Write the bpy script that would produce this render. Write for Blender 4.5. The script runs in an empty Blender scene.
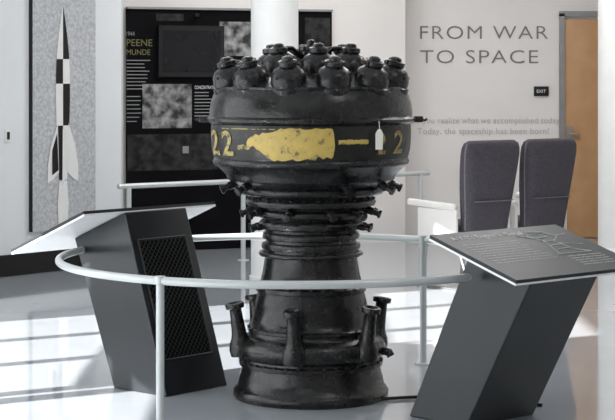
import bpy, bmesh, math, random
from mathutils import Vector, Matrix
random.seed(4)
D=bpy.data; S=bpy.context.scene
S.view_settings.view_transform='Standard'
rad=math.radians

# ---------------- materials ----------------
def mat(name,col,rough=0.5,metal=0.0,var=0.0,vscale=8.0,bump=0.0,bscale=40.0,col2=None,spec=0.5,coat=0.0):
    m=D.materials.new(name); m.use_nodes=True
    nt=m.node_tree; b=nt.nodes['Principled BSDF']
    b.inputs['Base Color'].default_value=(*col,1); b.inputs['Roughness'].default_value=rough
    b.inputs['Metallic'].default_value=metal
    b.inputs['Specular IOR Level'].default_value=spec
    b.inputs['Coat Weight'].default_value=coat
    tc=nt.nodes.new('ShaderNodeTexCoord')
    if var>0 or col2:
        n=nt.nodes.new('ShaderNodeTexNoise'); n.inputs['Scale'].default_value=vscale; n.inputs['Detail'].default_value=6
        r=nt.nodes.new('ShaderNodeValToRGB')
        c2=col2 if col2 else tuple(min(1,c*(1+var)) for c in col)
        c1=col if col2 else tuple(c*(1-var) for c in col)
        r.color_ramp.elements[0].position=0.35; r.color_ramp.elements[1].position=0.68
        r.color_ramp.elements[0].color=(*c1,1); r.color_ramp.elements[1].color=(*c2,1)
        nt.links.new(tc.outputs['Object'],n.inputs['Vector']); nt.links.new(n.outputs['Fac'],r.inputs['Fac'])
        nt.links.new(r.outputs['Color'],b.inputs['Base Color'])
    if bump>0:
        n2=nt.nodes.new('ShaderNodeTexNoise'); n2.inputs['Scale'].default_value=bscale; n2.inputs['Detail'].default_value=4
        bp=nt.nodes.new('ShaderNodeBump'); bp.inputs['Strength'].default_value=bump; bp.inputs['Distance'].default_value=0.01
        nt.links.new(tc.outputs['Object'],n2.inputs['Vector']); nt.links.new(n2.outputs['Fac'],bp.inputs['Height'])
        nt.links.new(bp.outputs['Normal'],b.inputs['Normal'])
    return m
def iron(name,base,mott,chip,chip_amt=0.63,rough=(0.22,0.5)):
    m=D.materials.new(name); m.use_nodes=True; nt=m.node_tree; b=nt.nodes['Principled BSDF']; L=nt.links.new
    tc=nt.nodes.new('ShaderNodeTexCoord')
    def noise(sc,det,vec=None,rg=.6):
        n=nt.nodes.new('ShaderNodeTexNoise'); n.inputs['Scale'].default_value=sc; n.inputs['Detail'].default_value=det; n.inputs['Roughness'].default_value=rg
        L(vec if vec else tc.outputs['Object'],n.inputs['Vector']); return n.outputs['Fac']
    def ramp(f,p0,p1,c0=(0,0,0),c1=(1,1,1)):
        r=nt.nodes.new('ShaderNodeValToRGB'); r.color_ramp.elements[0].position=p0; r.color_ramp.elements[1].position=p1
        r.color_ramp.elements[0].color=(*c0,1); r.color_ramp.elements[1].color=(*c1,1); L(f,r.inputs['Fac']); return r.outputs['Color']
    mp=nt.nodes.new('ShaderNodeMapping'); mp.inputs['Scale'].default_value=(1,1,.25); L(tc.outputs['Object'],mp.inputs['Vector'])
    mott_f=ramp(noise(7,8),.38,.68); chip_f=ramp(noise(38,8,None,.7),chip_amt,chip_amt+.05)
    streak=ramp(noise(26,5,mp.outputs['Vector']),.5,.75)
    def mix(f,a,c):
        x=nt.nodes.new('ShaderNodeMix'); x.data_type='RGBA'; L(f,x.inputs['Factor'])
        if isinstance(a,tuple): x.inputs[6].default_value=(*a,1)
        else: L(a,x.inputs[6])
        x.inputs[7].default_value=(*c,1); return x.outputs[2]
    c=mix(mott_f,base,mott); 
    s2=nt.nodes.new('ShaderNodeMath'); s2.operation='MULTIPLY'; s2.inputs[1].default_value=.35; L(streak,s2.inputs[0])
    c=mix(s2.outputs[0],c,tuple(x*1.8 for x in mott)); c=mix(chip_f,c,chip)
    L(c,b.inputs['Base Color'])
    rr=nt.nodes.new('ShaderNodeMapRange'); rr.inputs['To Min'].default_value=rough[0]; rr.inputs['To Max'].default_value=rough[1]; L(noise(12,6),rr.inputs['Value']); rr.inputs['From Min'].default_value=.35; rr.inputs['From Max'].default_value=.65
    L(rr.outputs['Result'],b.inputs['Roughness'])
    b.inputs['Metallic'].default_value=.2
    bp=nt.nodes.new('ShaderNodeBump'); bp.inputs['Strength'].default_value=.3; bp.inputs['Distance'].default_value=.006; L(noise(24,6),bp.inputs['Height']); L(bp.outputs['Normal'],b.inputs['Normal'])
    return m
def worn(name,col,under,thr=.52,sc=22):
    m=D.materials.new(name); m.use_nodes=True; nt=m.node_tree; b=nt.nodes['Principled BSDF']; L=nt.links.new
    tc=nt.nodes.new('ShaderNodeTexCoord'); n=nt.nodes.new('ShaderNodeTexNoise'); n.inputs['Scale'].default_value=sc; n.inputs['Detail'].default_value=8; n.inputs['Roughness'].default_value=.7
    L(tc.outputs['Object'],n.inputs['Vector']); r=nt.nodes.new('ShaderNodeValToRGB'); e=r.color_ramp.elements
    e[0].position=.3; e[0].color=(*col,1); e[1].position=thr; e[1].color=(col[0]*.8,col[1]*.78,col[2]*.9,1)
    x=e.new(thr+.06); x.color=(*under,1)
    L(n.outputs['Fac'],r.inputs['Fac']); L(r.outputs['Color'],b.inputs['Base Color']); b.inputs['Roughness'].default_value=.5
    return m
M={}
M['wall']=mat('wall_paint',(0.73,0.70,0.685),0.7,var=0.02,vscale=2)
M['wallL']=mat('wall_paint_left',(0.70,0.72,0.74),0.7,var=0.02,vscale=2)
M['ceil']=mat('ceiling_paint',(0.8,0.8,0.79),0.8,var=0.02)
M['floor']=mat('floor_epoxy',(0.41,0.44,0.475),0.07,var=0.05,vscale=1.5,spec=0.7,coat=0.3)
M['black']=mat('black_base',(0.008,0.008,0.009),0.5,var=0.1,spec=.3)
M['panel']=mat('exhibit_black',(0.003,0.003,0.004),0.6,var=0.3,vscale=3,spec=.08)
M['eng']=iron('engine_iron',(0.006,0.006,0.0065),(0.020,0.0195,0.019),(0.12,0.105,0.085),.64,(.15,.36))
M['eng2']=iron('engine_band',(0.007,0.007,0.007),(0.020,0.018,0.015),(0.15,0.12,0.06),.64,(.3,.5))
M['engc']=iron('engine_cups',(0.007,0.007,0.008),(0.024,0.023,0.022),(0.17,0.15,0.13),.62,(.15,.36))
M['rust']=mat('engine_rust',(0.03,0.025,0.022),0.55,metal=0.3,var=0.3)
M['yel']=worn('yellow_paint',(0.62,0.46,0.11),(0.15,0.12,0.045),.57,26)
M['yel2']=worn('yellow_paint_worn',(0.44,0.35,0.10),(0.025,0.023,0.018),.52,34)
M['tag']=mat('tag_white',(0.8,0.78,0.7),0.6,var=0.05)
M['rail']=mat('rail_enamel',(0.56,0.59,0.59),0.25,var=0.03,metal=0.15)
M['lect']=mat('lectern_charcoal',(0.016,0.019,0.022),0.28,var=0.12,vscale=4,bump=0.05,bscale=200)
M['board']=mat('lectern_board',(0.032,0.036,0.040),0.35,var=0.15,vscale=3,spec=.2)
M['under']=mat('board_underside',(0.88,0.88,0.88),0.4,var=0.03)
M['print']=mat('print_light',(0.62,0.64,0.65),0.5,var=0.05)
M['grille']=mat('grille_dark',(0.003,0.003,0.003),0.7,var=0.1,spec=.1)
M['grille2']=mat('grille_bars',(0.020,0.022,0.024),0.4,metal=0.5,var=0.1)
M['column']=mat('column_paint',(0.84,0.84,0.83),0.5,var=0.02)
M['fab']=mat('seat_fabric',(0.058,0.052,0.064),0.85,var=0.2,vscale=60,bump=0.2,bscale=200)
M['fab2']=mat('seat_side',(0.15,0.135,0.155),0.75,var=0.1,vscale=60)
M['plast']=mat('seat_plastic',(0.74,0.72,0.70),0.4,var=0.03)
M['metal']=mat('steel',(0.35,0.35,0.36),0.35,metal=0.9,var=0.05)
M['wood']=mat('door_wood',(0.44,0.24,0.11),0.45,col2=(0.51,0.29,0.14),vscale=5)
M['letter']=mat('letter_grey',(0.18,0.18,0.19),0.5,var=0.03)
M['letter2']=mat('letter_faint',(0.45,0.45,0.45),0.5,var=0.02)
M['white']=mat('print_white',(0.75,0.75,0.74),0.5,var=0.03)
M['dim']=mat('print_dim',(0.26,0.26,0.26),0.5,var=0.1)
M['olive']=mat('print_olive',(0.17,0.155,0.06),0.5,var=0.1)
M['stone']=mat('poster_stone',(0.36,0.37,0.39),0.7,col2=(0.55,0.56,0.58),vscale=40)
M['photo1']=mat('photo_grey',(0.012,0.012,0.012),0.5,col2=(0.36,0.36,0.36),vscale=13)
M['photo2']=mat('photo_dark',(0.005,0.005,0.005),0.5,col2=(0.04,0.04,0.04),vscale=14,spec=.2)
M['screen']=mat('tv_screen',(0.008,0.008,0.010),0.2,var=0.1,spec=.3)
M['frame']=mat('window_frame',(0.5,0.5,0.5),0.4,metal=0.3,var=0.03)

# ---------------- helpers ----------------
def empty(name,loc=(0,0,0),rz=0):
    e=D.objects.new(name,None); S.collection.objects.link(e); e.location=loc; e.rotation_euler=(0,0,rz); e.empty_display_size=0.1
    return e
def meshobj(name,verts,faces,m,parent=None,smooth=False,angle=40):
    me=D.meshes.new(name); me.from_pydata([tuple(v) for v in verts],[],faces); me.update()
    bm=bmesh.new(); bm.from_mesh(me); bmesh.ops.recalc_face_normals(bm,faces=bm.faces); bm.to_mesh(me); bm.free()
    o=D.objects.new(name,me); S.collection.objects.link(o)
    if m: me.materials.append(m)
    if smooth:
        for p in me.polygons: p.use_smooth=True
        try: me.set_sharp_from_angle(angle=rad(angle))
        except Exception: pass
    if parent: o.parent=parent
    return o
def box(name,size,loc,m,parent=None,rot=(0,0,0),bevel=0,seg=3):
    bm=bmesh.new(); bmesh.ops.create_cube(bm,size=1)
    bmesh.ops.scale(bm,vec=size,verts=bm.verts)
    if bevel>0: bmesh.ops.bevel(bm,geom=list(bm.edges),offset=bevel,segments=seg,affect='EDGES',profile=0.5)
    me=D.meshes.new(name); bm.to_mesh(me); bm.free(); me.materials.append(m)
    if bevel>0:
        for p in me.polygons: p.use_smooth=True
        try: me.set_sharp_from_angle(angle=rad(35))
        except Exception: pass
    o=D.objects.new(name,me); S.collection.objects.link(o); o.location=loc; o.rotation_euler=rot
    if parent: o.parent=parent
    return o
def lathe_data(prof,seg=64):
    vs=[];fs=[]
    n=len(prof)
    for i in range(seg):
        a=2*math.pi*i/seg
        for r,z in prof: vs.append(Vector((max(r,1e-4)*math.cos(a),max(r,1e-4)*math.sin(a),z)))
    for i in range(seg):
        j=(i+1)%seg
        for k in range(n-1):
            fs.append((i*n+k,j*n+k,j*n+k+1,i*n+k+1))
    return vs,fs
def lathe(name,prof,m,parent=None,seg=64,mat4=None,angle=35):
    vs,fs=lathe_data(prof,seg)
    if mat4: vs=[mat4@v for v in vs]
    return meshobj(name,vs,fs,m,parent,True,angle)
def lathe_multi(name,prof,mats4,m,parent=None,seg=24,angle=35):
    V=[];F=[]
    for M4 in mats4:
        vs,fs=lathe_data(prof,seg); b=len(V)
        V+= [M4@v for v in vs]; F+=[tuple(i+b for i in f) for f in fs]
    return meshobj(name,V,F,m,parent,True,angle)
def tube(name,pts,r,m,parent=None,cyclic=False,res=8):
    cu=D.curves.new(name,'CURVE'); cu.dimensions='3D'; cu.bevel_depth=r; cu.bevel_resolution=res//2; cu.use_fill_caps=True
    sp=cu.splines.new('POLY'); sp.points.add(len(pts)-1)
    for i,p in enumerate(pts): sp.points[i].co=(*p,1)
    sp.use_cyclic_u=cyclic; sp.use_smooth=True
    o=D.objects.new(name+'_c',cu); S.collection.objects.link(o)
    bpy.context.view_layer.update()
    dg=bpy.context.evaluated_depsgraph_get()
    me=D.meshes.new_from_object(o.evaluated_get(dg)); me.name=name
    D.objects.remove(o)
    me.materials.clear(); me.materials.append(m)
    for p in me.polygons: p.use_smooth=True
    o=D.objects.new(name,me); S.collection.objects.link(o)
    if parent: o.parent=parent
    return o
def textmesh(body,spacing=1.0,extr=0.0,offset=0.0):
    cu=D.curves.new('t','FONT'); cu.body=body; cu.size=1; cu.space_character=spacing; cu.extrude=extr; cu.offset=offset
    cu.resolution_u=4
    o=D.objects.new('t',cu); S.collection.objects.link(o); bpy.context.view_layer.update()
    dg=bpy.context.evaluated_depsgraph_get()
    me=D.meshes.new_from_object(o.evaluated_get(dg)); D.objects.remove(o)
    vs=[v.co.copy() for v in me.vertices]; fs=[tuple(p.vertices) for p in me.polygons]
    x0=min(v.x for v in vs); x1=max(v.x for v in vs); y0=min(v.y for v in vs); y1=max(v.y for v in vs)
    vs=[Vector(((v.x-x0)/(x1-x0),(v.y-y0)/(y1-y0),v.z)) for v in vs]
    return vs,fs
def text_on(name,body,org,ux,uy,w,h,m,parent=None,spacing=1.0,offset=0.0):
    vs,fs=textmesh(body,spacing,0,offset)
    org=Vector(org);ux=Vector(ux);uy=Vector(uy)
    V=[org+ux*(v.x*w)+uy*(v.y*h) for v in vs]
    return meshobj(name,V,fs,m,parent)
def wallseg(name,a,b,z0,z1,t,m,side=1):
    a=Vector((a[0],a[1],0));b=Vector((b[0],b[1],0)); d=(b-a).normalized(); n=Vector((-d.y,d.x,0))*t*side
    v=[a,b,b+n,a+n]; V=[Vector((p.x,p.y,z0)) for p in v]+[Vector((p.x,p.y,z1)) for p in v]
    F=[(0,1,2,3),(4,5,6,7),(0,1,5,4),(1,2,6,5),(2,3,7,6),(3,0,4,7)]
    return meshobj(name,V,F,m)

H=3.7
# ---------------- room shell ----------------
box('floor',(9.4,21.4,0.1),(0.3,7.2,-0.05),M['floor'])
box('ceiling',(9.4,21.4,0.1),(0.3,7.2,H+0.05),M['ceil'])
wallseg('wall_back',(0.936,17.0),(4.6,17.0),0,H,0.2,M['wall'])
wallseg('wall_back_step',(0.936,16.62),(0.936,17.0),0,H,0.2,M['wall'])
wallseg('wall_partition',(-1.75,15.567),(0.936,16.57),0,H,0.2,M['wall'])
LA=Vector((-2.417,13.6,0)); LD=Vector((0.843,1.0,0)).normalized(); LN=Vector((LD.y,-LD.x,0))
wallseg('wall_left_angled',(-4.0,13.6-1.583*1.186),(-1.574,14.6),0,H,0.2,M['wallL'])
wallseg('wall_left_return',(-1.574,14.6),(-1.66,15.61),0,H,0.2,M['wallL'])
a0=Vector((-4.0,13.6-1.583*1.186,0)); a1=Vector((-1.574,14.6,0))
wallseg('baseboard_left',tuple((a0+LN*0.02)[:2]),tuple((a1+LN*0.02)[:2]),0,0.17,0.02,M['black'])
wallseg('wall_right',(4.6,17.0),(4.6,-3.0),0,H,0.2,M['wall'])
wallseg('wall_rear',(4.6,-3.0),(-4.0,-3.0),0,H,0.2,M['wall'])
def wl(name,y0,y1,z0,z1): 
    return box(name,(0.2,y1-y0,z1-z0),(-4.1,(y0+y1)/2,(z0+z1)/2),M['wall'])
LH=2.06; SP=6.95
wl('wall_left_sill',-3,11.72,0,0.06)
wl('wall_left_header_near',-3,SP,LH,H)
wl('wall_left_header_far',SP,11.72,3.5,H)
wl('wall_left_pier_near',-3,-1,0.06,LH)
wl('wall_left_pier_far',9.95,11.72,0.06,3.5)
e=empty('window_1',(-4.1,0,0))
for i in range(7): box('mullion',(0.08,0.12,LH-.06),(0,-1+i*1.3,(LH+.06)/2),M['frame'],e)
for z in (0.09,0.72,1.37,2.02): box('transom',(0.08,7.95,0.10),(0,2.97,z),M['frame'],e)
e=empty('window_2',(-4.1,0,0))
for y in (7.0,7.98,8.94,9.9): box('mullion',(0.08,0.09,3.44),(0,y,1.78),M['frame'],e)
for z in (0.09,1.0,1.75,2.6,3.47): box('transom',(0.08,3.0,0.09),(0,8.45,z),M['frame'],e)

# ---------------- door ----------------
e=empty('door_1',(2.96,16.985,0))
box('leaf',(0.88,0.04,2.14),(0,-0.005,1.075),M['wood'],e,bevel=0.004)
box('frame_left',(0.05,0.07,2.2),(-0.465,-0.01,1.1),M['metal'],e)
box('frame_right',(0.05,0.07,2.2),(0.465,-0.01,1.1),M['metal'],e)
box('frame_top',(0.98,0.07,0.05),(0,-0.01,2.2),M['metal'],e)
box('handle',(0.12,0.03,0.02),(-0.36,-0.06,1.02),M['metal'],e,bevel=0.005)
box('handle_plate',(0.05,0.012,0.16),(-0.39,-0.032,1.02),M['metal'],e)

# ---------------- wall lettering ----------------
e=empty('wall_lettering',(0,0,0))
yy=16.992
text_on('from_war','FROM WAR',(1.106,yy,1.953),(1,0,0),(0,0,1),1.257,0.128,M['letter'],e,1.12,-0.008)
text_on('to_space','TO SPACE',(1.106,yy,1.715),(1,0,0),(0,0,1),1.16,0.128,M['letter'],e,1.12,-0.008)
text_on('quote_1','Do you realize what we accomplished today?',(1.01,yy,1.105),(1,0,0),(0,0,1),1.49,0.078,M['letter2'],e,1.05)
text_on('quote_2','Today, the spaceship has been born!',(1.08,yy,1.0),(1,0,0),(0,0,1),1.29,0.078,M['letter2'],e,1.05)
e=empty('room_sign',(2.295,16.985,1.44))
box('plate',(0.145,0.02,0.095),(0,0,0),M['black'],e,bevel=0.004)
text_on('caption','EXIT',(-0.045,-0.012,-0.015),(1,0,0),(0,0,1),0.09,0.03,M['white'],e)

# ---------------- columns ----------------
def column(name,x,y,r):
    lathe(name,[(0,0),(r+0.012,0),(r+0.012,0.08),(r,0.085),(r,H),(0,H)],M['column'],None,48).location=(x,y,0)
column('column',-0.247,13.0,0.178)
column('column.001',2.80,15.2,0.245)

# ---------------- exhibit panel ----------------
PA=Vector((-1.66,15.601,0)); PD=(Vector((0.936,16.57,0))-Vector((-1.75,15.567,0))).normalized(); PN=Vector((PD.y,-PD.x,0))
ex=empty('exhibit_wall_panel')
def pquad(name,u0,u1,z0,z1,off,m,th=0.012,parent=ex,A=PA,Dr=PD,N=PN):
    a=A+Dr*u0; b=A+Dr*u1
    v=[a+N*off,b+N*off,b+N*(off-th),a+N*(off-th)]
    V=[Vector((p.x,p.y,z0)) for p in v]+[Vector((p.x,p.y,z1)) for p in v]
    F=[(0,1,2,3),(4,5,6,7),(0,1,5,4),(1,2,6,5),(2,3,7,6),(3,0,4,7)]
    return meshobj(name,V,F,m,parent)
def u_of(px):
    k=(px-307.5)/1730; return (k*PA.y-PA.x)/(PD.x-k*PD.y)
def z_of(px,py):
    u=u_of(px); return 1.55-(py-80)*(PA.y+PD.y*u)/1730
def pr(name,x0,x1,y0,y1,off,m,th=0.006):
    xm=(x0+x1)/2
    return pquad(name,u_of(x0),u_of(x1),z_of(xm,y1),z_of(xm,y0),off,m,th)
pquad('backing',0.02,u_of(330),0.0,2.19,0.05,M['panel'],0.05)
pquad('top_ledge',0.02,u_of(330),2.19,2.21,0.08,M['metal'],0.08)
pr('tv_bezel',156,221,26,77,0.10,M['black'],0.05)
pr('tv_glass',160,217,31,72,0.105,M['screen'],0.01)
pr('photo_hall',141,190,84,128,0.056,M['photo1'])
pr('photo_crowd',218,252,22,56,0.056,M['photo1'])
pr('photo_lower',126,216,134,170,0.053,M['photo2'])
pr('photo_right',303,328,18,50,0.056,M['photo2'])
pr('title_band',155,182,14,21,0.053,M['photo2'])
def lines(x0,x1,y0,y1,n,m,seed):
    rnd=random.Random(seed)
    for i in range(n):
        y=y0+(y1-y0)*i/n; pr('text_line',x0,x1-rnd.random()*(x1-x0)*0.35,y,y+0.9,0.053,m,0.003)
lines(125,150,60,92,9,M['dim'],1)
lines(193,214,92,122,9,M['dim'],2)
lines(222,248,60,100,9,M['dim'],3)
lines(125,140,96,125,7,M['dim'],4)
def ptxt(body,px,py,w,h,m):
    o=PA+PD*u_of(px)+PN*0.054; o.z=z_of(px,py)
    text_on('heading',body,o,PD,(0,0,1),w,h,m,ex)
ptxt('PEENE',125,46,0.24,0.06,M['olive']); ptxt('MUNDE',125,55,0.22,0.05,M['olive'])
ptxt('CONCENTRATION',193,89,0.22,0.03,M['white']); ptxt('1944',124.5,36,0.08,0.04,M['dim'])
box('spot_arm',(0.03,0.12,0.03),tuple((PA+PD*u_of(194)+PN*0.1)+Vector((0,0,2.14))),M['black'],ex)
pr('outlet',181,187,146,153,0.056,M['dim'])

# ---------------- rocket poster ----------------
po=empty('rocket_wall_poster')
LAo=LA.copy()
def lq(name,u0,u1,z0,z1,off,m,th=0.01): return pquad(name,u0,u1,z0,z1,off,m,th,po,LAo,LD,LN)
u0=0.2347*1.308; u1=0.7556*1.308; uc=(u0+u1)/2-0.02
lq('panel',u0,u1,0.335,2.6,0.03,M['stone'],0.03)
lq('edge_strip',u0-0.012,u0,0.335,2.6,0.032,M['black'],0.032)
def lpoly(name,pts,off,m):
    V=[]
    for u,z in pts:
        p=LAo+LD*(uc+u)+LN*off; V.append(Vector((p.x,p.y,z)))
    return meshobj(name,V,[tuple(range(len(pts)))],m,po)
def hw(z):
    T=[(2.16,0),(2.05,0.022),(1.9,0.048),(1.75,0.066),(1.6,0.074),(1.4,0.076),(1.2,0.070),(1.0,0.058),(0.80,0.045),(0.74,0.042)]
    for i in range(len(T)-1):
        if z<=T[i][0] and z>=T[i+1][0]:
            f=(T[i][0]-z)/(T[i][0]-T[i+1][0]); return T[i][1]+f*(T[i+1][1]-T[i][1])
    return 0.042
def half(name,z0,z1,sgn,m):
    zs=[z0+(z1-z0)*i/8 for i in range(9)]
    lpoly(name,[(sgn*hw(z),z) for z in zs]+[(0,z1),(0,z0)],0.034,m)
half('nose_l',1.72,2.16,-1,M['white']); half('nose_r',1.72,2.16,1,M['black'])
half('mid_l',1.52,1.72,-1,M['black']); half('mid_r',1.52,1.72,1,M['white'])
half('body_l',1.18,1.52,-1,M['white']); half('body_r',1.18,1.52,1,M['black'])
half('tail_l',0.74,1.18,-1,M['black']); half('tail_r',0.74,1.18,1,M['white'])
lpoly('fin_l',[(-0.058,1.2),(-0.13,1.02),(-0.165,0.86),(-0.165,0.72),(-0.12,0.74),(-0.045,0.80)],0.036,M['white'])
lpoly('fin_r',[(0.058,1.2),(0.13,1.02),(0.165,0.86),(0.165,0.72),(0.12,0.74),(0.045,0.80)],0.036,M['white'])
lpoly('fin_l_black',[(-0.066,1.12),(-0.12,0.98),(-0.12,0.78),(-0.05,0.82)],0.038,M['black'])
lpoly('fin_c',[(-0.008,1.15),(0.008,1.15),(0.012,0.72),(-0.012,0.72)],0.040,M['white'])
lpoly('exhaust',[(-0.04,0.73),(0.04,0.73),(0.06,0.55),(0.05,0.37),(-0.05,0.37),(-0.06,0.55)],0.036,M['white'])
ls=empty('light_switch')
pquad('plate',0.045,0.105,1.06,1.16,0.01,M['white'],0.01,ls,LAo,LD,LN)
pquad('rocker',0.062,0.088,1.08,1.14,0.014,M['black'],0.006,ls,LAo,LD,LN)

# ---------------- rocket engine ----------------
EX,EY=0.017,8.5
en=empty('rocket_engine',(EX,EY,0))
prof=[(0,0.0),(.372,0),(.380,.012),(.380,.035),(.370,.05),(.362,.055),(.352,.10),(.340,.145),(.338,.155),(.352,.160),(.354,.178),(.340,.185),
 (.338,.195),(.352,.205),(.364,.225),(.366,.25),(.358,.275),(.340,.292),(.318,.300),(.308,.31),(.306,.325),(.313,.33),(.313,.342),(.300,.348),
 (.290,.38),(.280,.43),(.270,.48),(.262,.515),(.272,.520),(.274,.540),(.262,.546),(.250,.56),(.238,.61),(.230,.66),(.224,.70),(.222,.72),
 (.240,.725),(.244,.74),(.240,.752),(.224,.757),(.222,.77),(.236,.776),(.240,.79),(.234,.803),(.226,.808),(.228,.82),(.252,.828),(.258,.845),(.252,.86),(.240,.866),
 (.245,.876),(.275,.885),(.282,.900),(.278,.915),(.266,.921),(.270,.93),(.312,.938),(.320,.955),(.314,.968),(.305,.973),(.312,.985),(.352,.995),(.362,1.01),(.358,1.024),
 (.350,1.03),(.375,1.045),(.402,1.06),(.412,1.068),(.414,1.08),(.428,1.10),(.450,1.12),(.466,1.135),(.478,1.142),(.482,1.155),(.478,1.166),(.474,1.17),
 (.484,1.21),(.489,1.26),(.490,1.30),(.488,1.335),(.498,1.342),(.512,1.350),(.514,1.362),(.504,1.370),(.498,1.374),(.497,1.40),(.492,1.44),(.480,1.475),(.466,1.50),(.470,1.505),(.468,1.516),(.452,1.522),
 (.42,1.54),(.36,1.562),(.28,1.585),(.19,1.60),(.10,1.608),(0,1.61)]
lathe('casing',prof,M['eng'],en,128,angle=50)
def R(z):
    for i in range(len(prof)-1):
        (r0,z0),(r1,z1)=prof[i],prof[i+1]
        if i>3 and z0<=z<=z1 and z1>z0: return r0+(r1-r0)*(z-z0)/(z1-z0)
    return .49
def ES(t,z,off=0.003):
    r=R(z)+off; a=rad(t); return Vector((r*math.sin(a),-r*math.cos(a),z))
def patch(name,t0,t1,fb,ft,m,n=48,k=8,off=0.003):
    V=[];F=[]
    for i in range(n+1):
        s=i/n; t=t0+(t1-t0)*s; b=fb(s); tp=ft(s)
        for j in range(k+1): V.append(ES(t,b+(tp-b)*j/k,off))
    for i in range(n):
        for j in range(k): a=i*(k+1)+j; F.append((a,a+k+1,a+k+2,a+1))
    return meshobj(name,V,F,m,en,True)
patch('marking_band',-180,180,lambda s:1.175,lambda s:1.333,M['eng2'],128,8,0.0015)
rn=random.Random(7)
nb=[rn.uniform(-.010,.010) for _ in range(60)]
def nz(s,o): 
    x=s*24+o; i=int(x); f=x-i; return nb[i%60]*(1-f)+nb[(i+1)%60]*f
def env(s): return min(1,s/0.06)**0.5*min(1,(1-s)/0.03)**0.4
patch('yellow_smear',-38,13,lambda s:1.240-(0.062*min(1,max(0,(s-.10)/.2)) if s<.8 else .052)*env(s)+nz(s,0)*.7,
      lambda s:1.250+(0.030+0.045*min(1,s*2.2))*env(s)+nz(s,17)*.6,M['yel'],72,8,0.004)
patch('yellow_dash',15,33,lambda s:1.252+nz(s,3)*.3,lambda s:1.272+nz(s,9)*.3,M['yel'],16,2,0.004)
patch('yellow_dash_2',-45,-36,lambda s:1.225+nz(s,5)*.4,lambda s:1.245+nz(s,8)*.4,M['yel2'],16,2,0.004)
patch('yellow_streak',-60,-20,lambda s:1.318,lambda s:1.322+nz(s,8)*.1,M['yel2'],16,2,0.004)
def digits(body,t0,t1,z0,z1,m):
    vs,fs=textmesh(body,1.1,0,0.02)
    V=[ES(t0+(t1-t0)*v.x,z0+(z1-z0)*v.y,0.0045) for v in vs]
    meshobj('stencil_number',V,fs,m,en)
digits('2',-78,-64,1.19,1.31,M['yel2']); digits('2',-60,-49,1.19,1.31,M['yel2'])
digits('2',39,46,1.20,1.30,M['yel2']); digits('2',53,63,1.20,1.31,M['yel2'])
cup=[(0,-.03),(.088,-.03),(.093,.0),(.093,.02),(.085,.026),(.086,.050),(.081,.078),(.068,.100),(.048,.112),(.041,.116),(.047,.120),(.047,.139),(.041,.143),(.028,.146),(.026,.158),(.016,.163),(0,.164)]
ms=[]
for i in range(12):
    a=rad(15+30*i); 
    ms.append(Matrix.Translation((.392*math.sin(a),-.392*math.cos(a),1.503))@Matrix.Rotation(a,4,'Z')@Matrix.Rotation(rad(14),4,'X'))
for i in range(6):
    a=rad(60*i+10)
    ms.append(Matrix.Translation((.195*math.sin(a),-.195*math.cos(a),1.565))@Matrix.Rotation(a,4,'Z')@Matrix.Rotation(rad(5),4,'X'))
lathe_multi('burner_cups',cup,ms,M['engc'],en,28)
bolt=[(0,0),(.008,0),(.008,.009),(0,.010)]
bm_=[]
for m4 in ms:
    for k in range(6):
        b=rad(60*k); bm_.append(m4@Matrix.Translation((.078*math.cos(b),.078*math.sin(b),.072))@Matrix.Rotation(b,4,'Z')@Matrix.Rotation(rad(60),4,'Y'))
lathe_multi('cup_bolts',bolt,bm_,M['rust'],en,6)
lathe('centre_valve',[(0,1.59),(.07,1.59),(.07,1.63),(.05,1.65),(.05,1.69),(.062,1.695),(.062,1.715),(.02,1.72),(.02,1.745),(0,1.75)],M['engc'],en,24)
for i in range(6):
    a=rad(60*i+10); 
    tube('lox_pipe',[(.05*math.sin(a),-.05*math.cos(a),1.66),(.12*math.sin(a),-.12*math.cos(a),1.705),(.195*math.sin(a),-.195*math.cos(a),1.705)],.011,M['engc'],en)
def bolts(z,r,n,sz=1.0):
    mm=[]
    for i in range(n):
        a=2*math.pi*i/n; mm.append(Matrix.Translation((r*math.cos(a),r*math.sin(a),z))@Matrix.Scale(sz,4))
    lathe_multi('flange_bolts',bolt,mm,M['rust'],en,6)
bolts(.178,.346,36); bolts(.540,.266,28); bolts(.342,.306,32,.8); bolts(.968,.309,30,.9)
fit=[(0,-.03),(.022,-.03),(.022,.03),(.016,.034),(.016,.06),(.024,.062),(.024,.076),(.012,.078),(0,.078)]
fm=[]
def fitting(t,z,r,tilt,s=1.0):
    a=rad(t); fm.append(Matrix.Translation((r*math.sin(a),-r*math.cos(a),z))@Matrix.Rotation(a,4,'Z')@Matrix.Rotation(rad(tilt),4,'X')@Matrix.Scale(s,4))
for t in (-78,-52,25,62,95,130,175,-120,-160): fitting(t,1.045,.385,115,.9)
for t in (-88,-60,-20,18,48,80,110,150,-130,-170): fitting(t,.915,.285,110,.85)
for t in (-70,-95,40,70,100): fitting(t,.835,.255,100,.7)
for t in (-90,90,2,180): fitting(t,1.362,.505,90,.45)
lathe_multi('coolant_fittings',fit,fm,M['engc'],en,16)
for s in (-1,1):
    box('lifting_lug',(.05,.03,.03),(s*.525,-.02,1.358),M['engc'],en,bevel=.006)
    tube('lug_hook',[(s*.54,-.02,1.36),(s*.56,-.02,1.352),(s*.568,-.02,1.362)],.006,M['engc'],en)
stub=[(0,-.05),(.056,-.05),(.060,-.02),(.055,.01),(.042,.035),(.036,.06),(.031,.13),(.029,.175),(.031,.178),(.045,.182),(.047,.200),(.043,.206),(.032,.207),(.028,.20),(.020,.12),(0,.12)]
sm=[]
for t in (-77,-13,49,111,171,-131):
    a=rad(t); sm.append(Matrix.Translation((.350*math.sin(a),-.350*math.cos(a),.262))@Matrix.Rotation(a,4,'Z')@Matrix.Rotation(rad(9),4,'X'))
lathe_multi('inlet_stubs',stub,sm,M['engc'],en,24,50)
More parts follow.
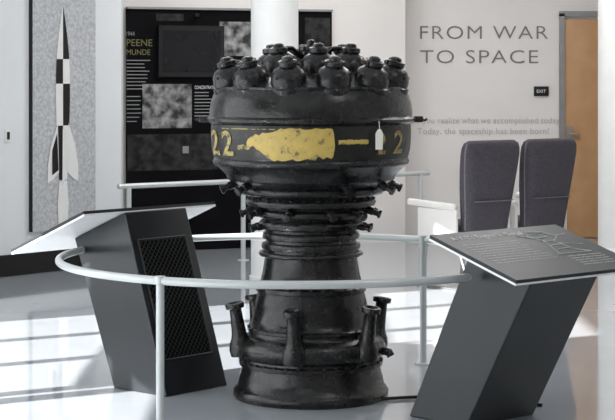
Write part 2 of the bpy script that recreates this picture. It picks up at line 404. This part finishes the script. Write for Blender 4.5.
tube('drain_elbow',[(.33,-.10,.235),(.36,-.11,.235),(.378,-.115,.23),(.388,-.118,.212)],.020,M['engc'],en)
tube('coolant_ring_pipe',[(.245*math.cos(rad(i*7.5)),.245*math.sin(rad(i*7.5)),.70) for i in range(48)],.012,M['engc'],en,True)
p=ES(37,1.36,.012)
tube('tag_string',[p,p+Vector((.004,-.004,-.045))],.0015,M['tag'],en)
meshobj('paper_tag',[p+Vector((-.004,0,-.04)),p+Vector((.010,0,-.04)),p+Vector((.020,.004,-.06)),p+Vector((.018,.004,-.135)),p+Vector((-.016,-.004,-.135)),p+Vector((-.016,-.004,-.06))],[(0,1,2,3,4,5)],M['tag'],en)
cb=[]
for i in range(30):
    s=i/29; cb.append((.36+.75*s, 8.36+.15*math.sin(s*3.0)-.18*s+.0, .009))
fc=tube('floor_cable',cb,.008,M['black'])

# ---------------- circular railing ----------------
CX,CY,RR=-0.05,8.5,1.16
cr=empty('circular_railing',(CX,CY,0))
a0_,a1_=-26,-49
pts=[]
n=140
for i in range(n+1):
    t=a0_+(360+a1_-a0_)*i/n; pts.append((RR*math.cos(rad(t)),RR*math.sin(rad(t)),.68))
tube('handrail',pts,.0185,M['rail'],cr,False,12)
for t in (-120.5,54):
    x,y=RR*math.cos(rad(t)),RR*math.sin(rad(t))
    lathe('post',[(0,0),(.045,0),(.045,.006),(.021,.008),(.018,.012),(.018,.665),(.024,.668),(.024,.70),(0,.702)],M['rail'],cr,24,Matrix.Translation((x,y,0)))

# ---------------- straight guard railing ----------------
gr=empty('guard_railing')
A=Vector((-1.545,14.12,0)); B=Vector((1.135,16.2,0))
tube('handrail',[A+Vector((0,0,.68)),B+Vector((0,0,.68))],.022,M['rail'],gr,False,12)
for f in (0.03,0.37,0.70,0.97):
    q=A.lerp(B,f)
    lathe('post',[(0,0),(.05,0),(.05,.006),(.024,.008),(.021,.012),(.021,.675),(0,.676)],M['rail'],gr,20,Matrix.Translation((q.x,q.y,0)))

# ---------------- lecterns ----------------
def lectern(name,cx,cy,ang,lean,zc,slope,a,b,bl,bw,boff,texty,grille_side):
    e=empty(name,(cx,cy,0),ang)
    tn=math.tan(slope)
    th=.024/math.cos(slope)
    zt=lambda dx: zc-th-(dx-boff)*tn
    V=[(-a,-b,0),(a,-b,0),(a,b,0),(-a,b,0),(lean-a,-b,zt(-a)),(lean+a,-b,zt(a)),(lean+a,b,zt(a)),(lean-a,b,zt(-a))]
    F=[(0,1,2,3),(4,5,6,7),(0,1,5,4),(1,2,6,5),(2,3,7,6),(3,0,4,7)]
    o=meshobj('pedestal',V,F,M['lect'],e)
    bv=o.modifiers.new('b','BEVEL'); bv.width=.006; bv.segments=2
    rot=Matrix.Rotation(slope,4,'Y')
    C=Vector((lean+boff,0,zc))
    def B_(x,y,z): return C+(rot@Vector((x,y,z)))
    def slab(nm,z0,z1,m,gx=bl/2,gy=bw/2):
        V=[B_(x,y,z) for z in (z0,z1) for x,y in ((-gx,-gy),(gx,-gy),(gx,gy),(-gx,gy))]
        return meshobj(nm,V,F,m,e)
    slab('board_base',-.022,-.012,M['under']); slab('board_top',-.012,.004,M['board'])
    if texty:
        ux=Vector((0,1,0)); uy=rot@Vector((-1,0,0))
        text_on('heading',"A V-2's Engine in Detail",B_(-bl*.32,-bw*.42,.0055),ux,uy,bw*.55,.05,M['print'],e)
        for i in range(9):
            w=bw*(.40+.08*random.random())
            text_on('caption','liquid oxygen and alcohol fed through the burner cups into',B_(-bl*.22+i*.026,-bw*.42,.0055),ux,uy,w,.012,M['print'],e)
        for i in range(5):
            text_on('caption_2','turbine exhaust combustion',B_(bl*.18+i*.024,bw*.12,.0055),ux,uy,bw*.28,.012,M['print'],e)
        def ln(p): 
            tube('drawing_line',[B_(x,y,.0055) for x,y in p],.002,M['print'],e,False,4)
        ln([(-.20,bw*.16),(-.19,bw*.27),(-.13,bw*.33),(-.08,bw*.24),(.02,bw*.27),(.06,bw*.36)])
        ln([(-.20,bw*.16),(-.15,bw*.12),(-.09,bw*.17),(-.02,bw*.14),(.06,bw*.10)])
        ln([(.06,bw*.10),(.06,bw*.36)])
        ln([(-.17,bw*.05),(-.12,bw*.15)]); ln([(-.02,bw*.40),(-.06,bw*.25)]); ln([(-.15,bw*.42),(-.14,bw*.32)])
        for k in range(5): ln([(-.17+.045*k,bw*.15),(-.18+.045*k,bw*.26)])
    if grille_side:
        hgt=zt(-a); k=lean/hgt
        def Fp(y,z,off): return Vector((-a+k*z-off,y,z))
        gy0,gy1=-b*.72,b*.80; gz0,gz1=.17,hgt-.14
        meshobj('grille_back',[Fp(gy0,gz0,.002),Fp(gy1,gz0,.002),Fp(gy1,gz1,.002),Fp(gy0,gz1,.002)],[(0,1,2,3)],M['grille'],e)
        V=[];Fs=[]
        def strip(p,q,w):
            d=(q-p).normalized(); nrm=Vector((0,-d.z,d.y)); i0=len(V); s=nrm.normalized()*w
            V.extend([p-s,q-s,q+s,p+s]); Fs.append((i0,i0+1,i0+2,i0+3))
        hh=gz1-gz0; ww=gy1-gy0; st=.03
        kk=-hh
        while kk<ww:
            y0=max(0,kk); z0=y0-kk; z1=min(hh,ww-kk); y1=kk+z1
            if z1>z0:
                strip(Fp(gy0+y0,gz0+z0,.006),Fp(gy0+y1,gz0+z1,.006),.0028)
                strip(Fp(gy1-y0,gz0+z0,.007),Fp(gy1-y1,gz0+z1,.007),.0028)
            kk+=st
        meshobj('grille_mesh',V,Fs,M['grille2'],e)
        for y in (gy0,gy1): tube('grille_frame',[Fp(y,gz0,.004),Fp(y,gz1,.004)],.005,M['lect'],e)
        for z in (gz0,gz1): tube('grille_frame',[Fp(gy0,z,.004),Fp(gy1,z,.004)],.005,M['lect'],e)
    return e
lectern('info_lectern',-.69,8.74,math.atan2(.66,-.75),.30,.79,rad(22),.19,.215,.60,.92,.12,False,True)
lectern('info_lectern.001',.756,7.99,math.atan2(-.75,.66),.40,.788,rad(17),.18,.225,.53,.84,0,True,False)

# ---------------- airline seats ----------------
def seat(name,x,y,ang):
    e=empty(name,(x,y,0),ang)
    V=[];F=[]
    lv=[(.38,.38,.0,.10),(.45,.42,.005,.13),(.60,.45,-.01,.15),(.75,.49,-.025,.16),(.90,.53,-.045,.15),(1.0,.55,-.06,.14),(1.05,.545,-.066,.13),(1.085,.52,-.07,.11),(1.105,.45,-.072,.07)]
    N=28
    for z,w,yc,d in lv:
        for i in range(N):
            a=2*math.pi*i/N; c,s_=math.cos(a),math.sin(a)
            V.append((w/2*math.copysign(abs(c)**.45,c),yc+d/2*math.copysign(abs(s_)**.6,s_),z))
    for k in range(len(lv)-1):
        for i in range(N):
            j=(i+1)%N; F.append((k*N+i,k*N+j,(k+1)*N+j,(k+1)*N+i))
    F.append(tuple(range(N))); F.append(tuple((len(lv)-1)*N+i for i in range(N)))
    meshobj('backrest',V,F,M['fab'],e,True,60)
    for s in (-1,1):
        tube('side_piping',[(s*(w/2-.004),yc-d*.12,z) for z,w,yc,d in lv[1:8]],.007,M['fab2'],e)
    tube('seam',[(-.20,-.100,.66),(.20,-.100,.66)],.004,M['fab2'],e)
    box('seat_cushion',(.45,.46,.13),(0,.27,.42),M['fab'],e,bevel=.04,seg=4)
    box('seat_pan',(.46,.44,.04),(0,.25,.34),M['plast'],e,bevel=.01)
    for s in (-1,1):
        box('armrest_top',(.05,.52,.05),(s*.268,.28,.625),M['plast'],e,bevel=.018,rot=(rad(2),0,0))
        box('armrest_side',(.03,.42,.24),(s*.268,.22,.48),M['plast'],e,bevel=.012,rot=(0,0,0))
        tube('leg_front',[(s*.2,.42,.34),(s*.2,.46,.015)],.015,M['metal'],e)
        tube('leg_rear',[(s*.2,.08,.34),(s*.2,-.06,.015)],.015,M['metal'],e)
        box('foot_rail',(.05,.60,.015),(s*.2,.20,.0076),M['metal'],e,bevel=.003)
    tube('cross_tube',[(-.24,.10,.33),(.24,.10,.33)],.02,M['metal'],e)
    tube('cross_tube_front',[(-.24,.40,.33),(.24,.40,.33)],.02,M['metal'],e)
ang=math.atan2(.62,.78)
seat('airline_seat',1.31,12.8,ang)
seat('airline_seat.001',1.31+.62*.78,12.8+.62*.62,ang)

# ---------------- lighting ----------------
w=D.worlds.new('World'); S.world=w; w.use_nodes=True
bg=w.node_tree.nodes['Background']; sky=w.node_tree.nodes.new('ShaderNodeTexSky'); sky.sky_type='HOSEK_WILKIE'
sky.sun_direction=Vector((-.7,-.4,.55)).normalized(); sky.turbidity=4
w.node_tree.links.new(sky.outputs['Color'],bg.inputs['Color']); bg.inputs['Strength'].default_value=1.0
sl=D.lights.new('sun','SUN'); sl.energy=20; sl.angle=rad(.5); sl.color=(1,.985,.955)
so=D.objects.new('sun',sl); S.collection.objects.link(so)
d=Vector((.85,.5,-.986*.50)); so.rotation_euler=d.to_track_quat('-Z','Y').to_euler(); so.location=(-8,0,6)
def area(name,loc,dirv,sx,sy,e,col=(1,1,1)):
    l=D.lights.new(name,'AREA'); l.shape='RECTANGLE'; l.size=sx; l.size_y=sy; l.energy=e; l.color=col
    o=D.objects.new(name,l); S.collection.objects.link(o); o.location=loc; o.rotation_euler=Vector(dirv).to_track_quat('-Z','Y').to_euler(); return o
area('window_daylight_1',(-3.9,3,1.1),(1,0,0),8,1.8,130,(.93,.97,1))
area('window_daylight_2',(-3.9,8.45,1.8),(1,0,0),2.9,3.2,75,(.93,.97,1))
for i,(x,y,en_) in enumerate(((-1,2.5,12),(1.8,6,14),(-.8,11.5,32),(2,14.0,48),(0.2,14.6,40),(2.5,10.5,32))):
    area('ceiling_fill_%d'%i,(x,y,H-.05),(0,0,-1),1.2,1.2,en_,(1,.98,.95))  # unseen fill lights added under the ceiling to brighten room and walls

# ---------------- camera ----------------
c=D.cameras.new('camera'); co=D.objects.new('camera',c); S.collection.objects.link(co)
co.location=(0,0,1.55); co.rotation_euler=(rad(90),0,0)
c.sensor_width=36; c.lens=36*1730/615; c.shift_y=-130/615; c.clip_end=100
S.camera=co
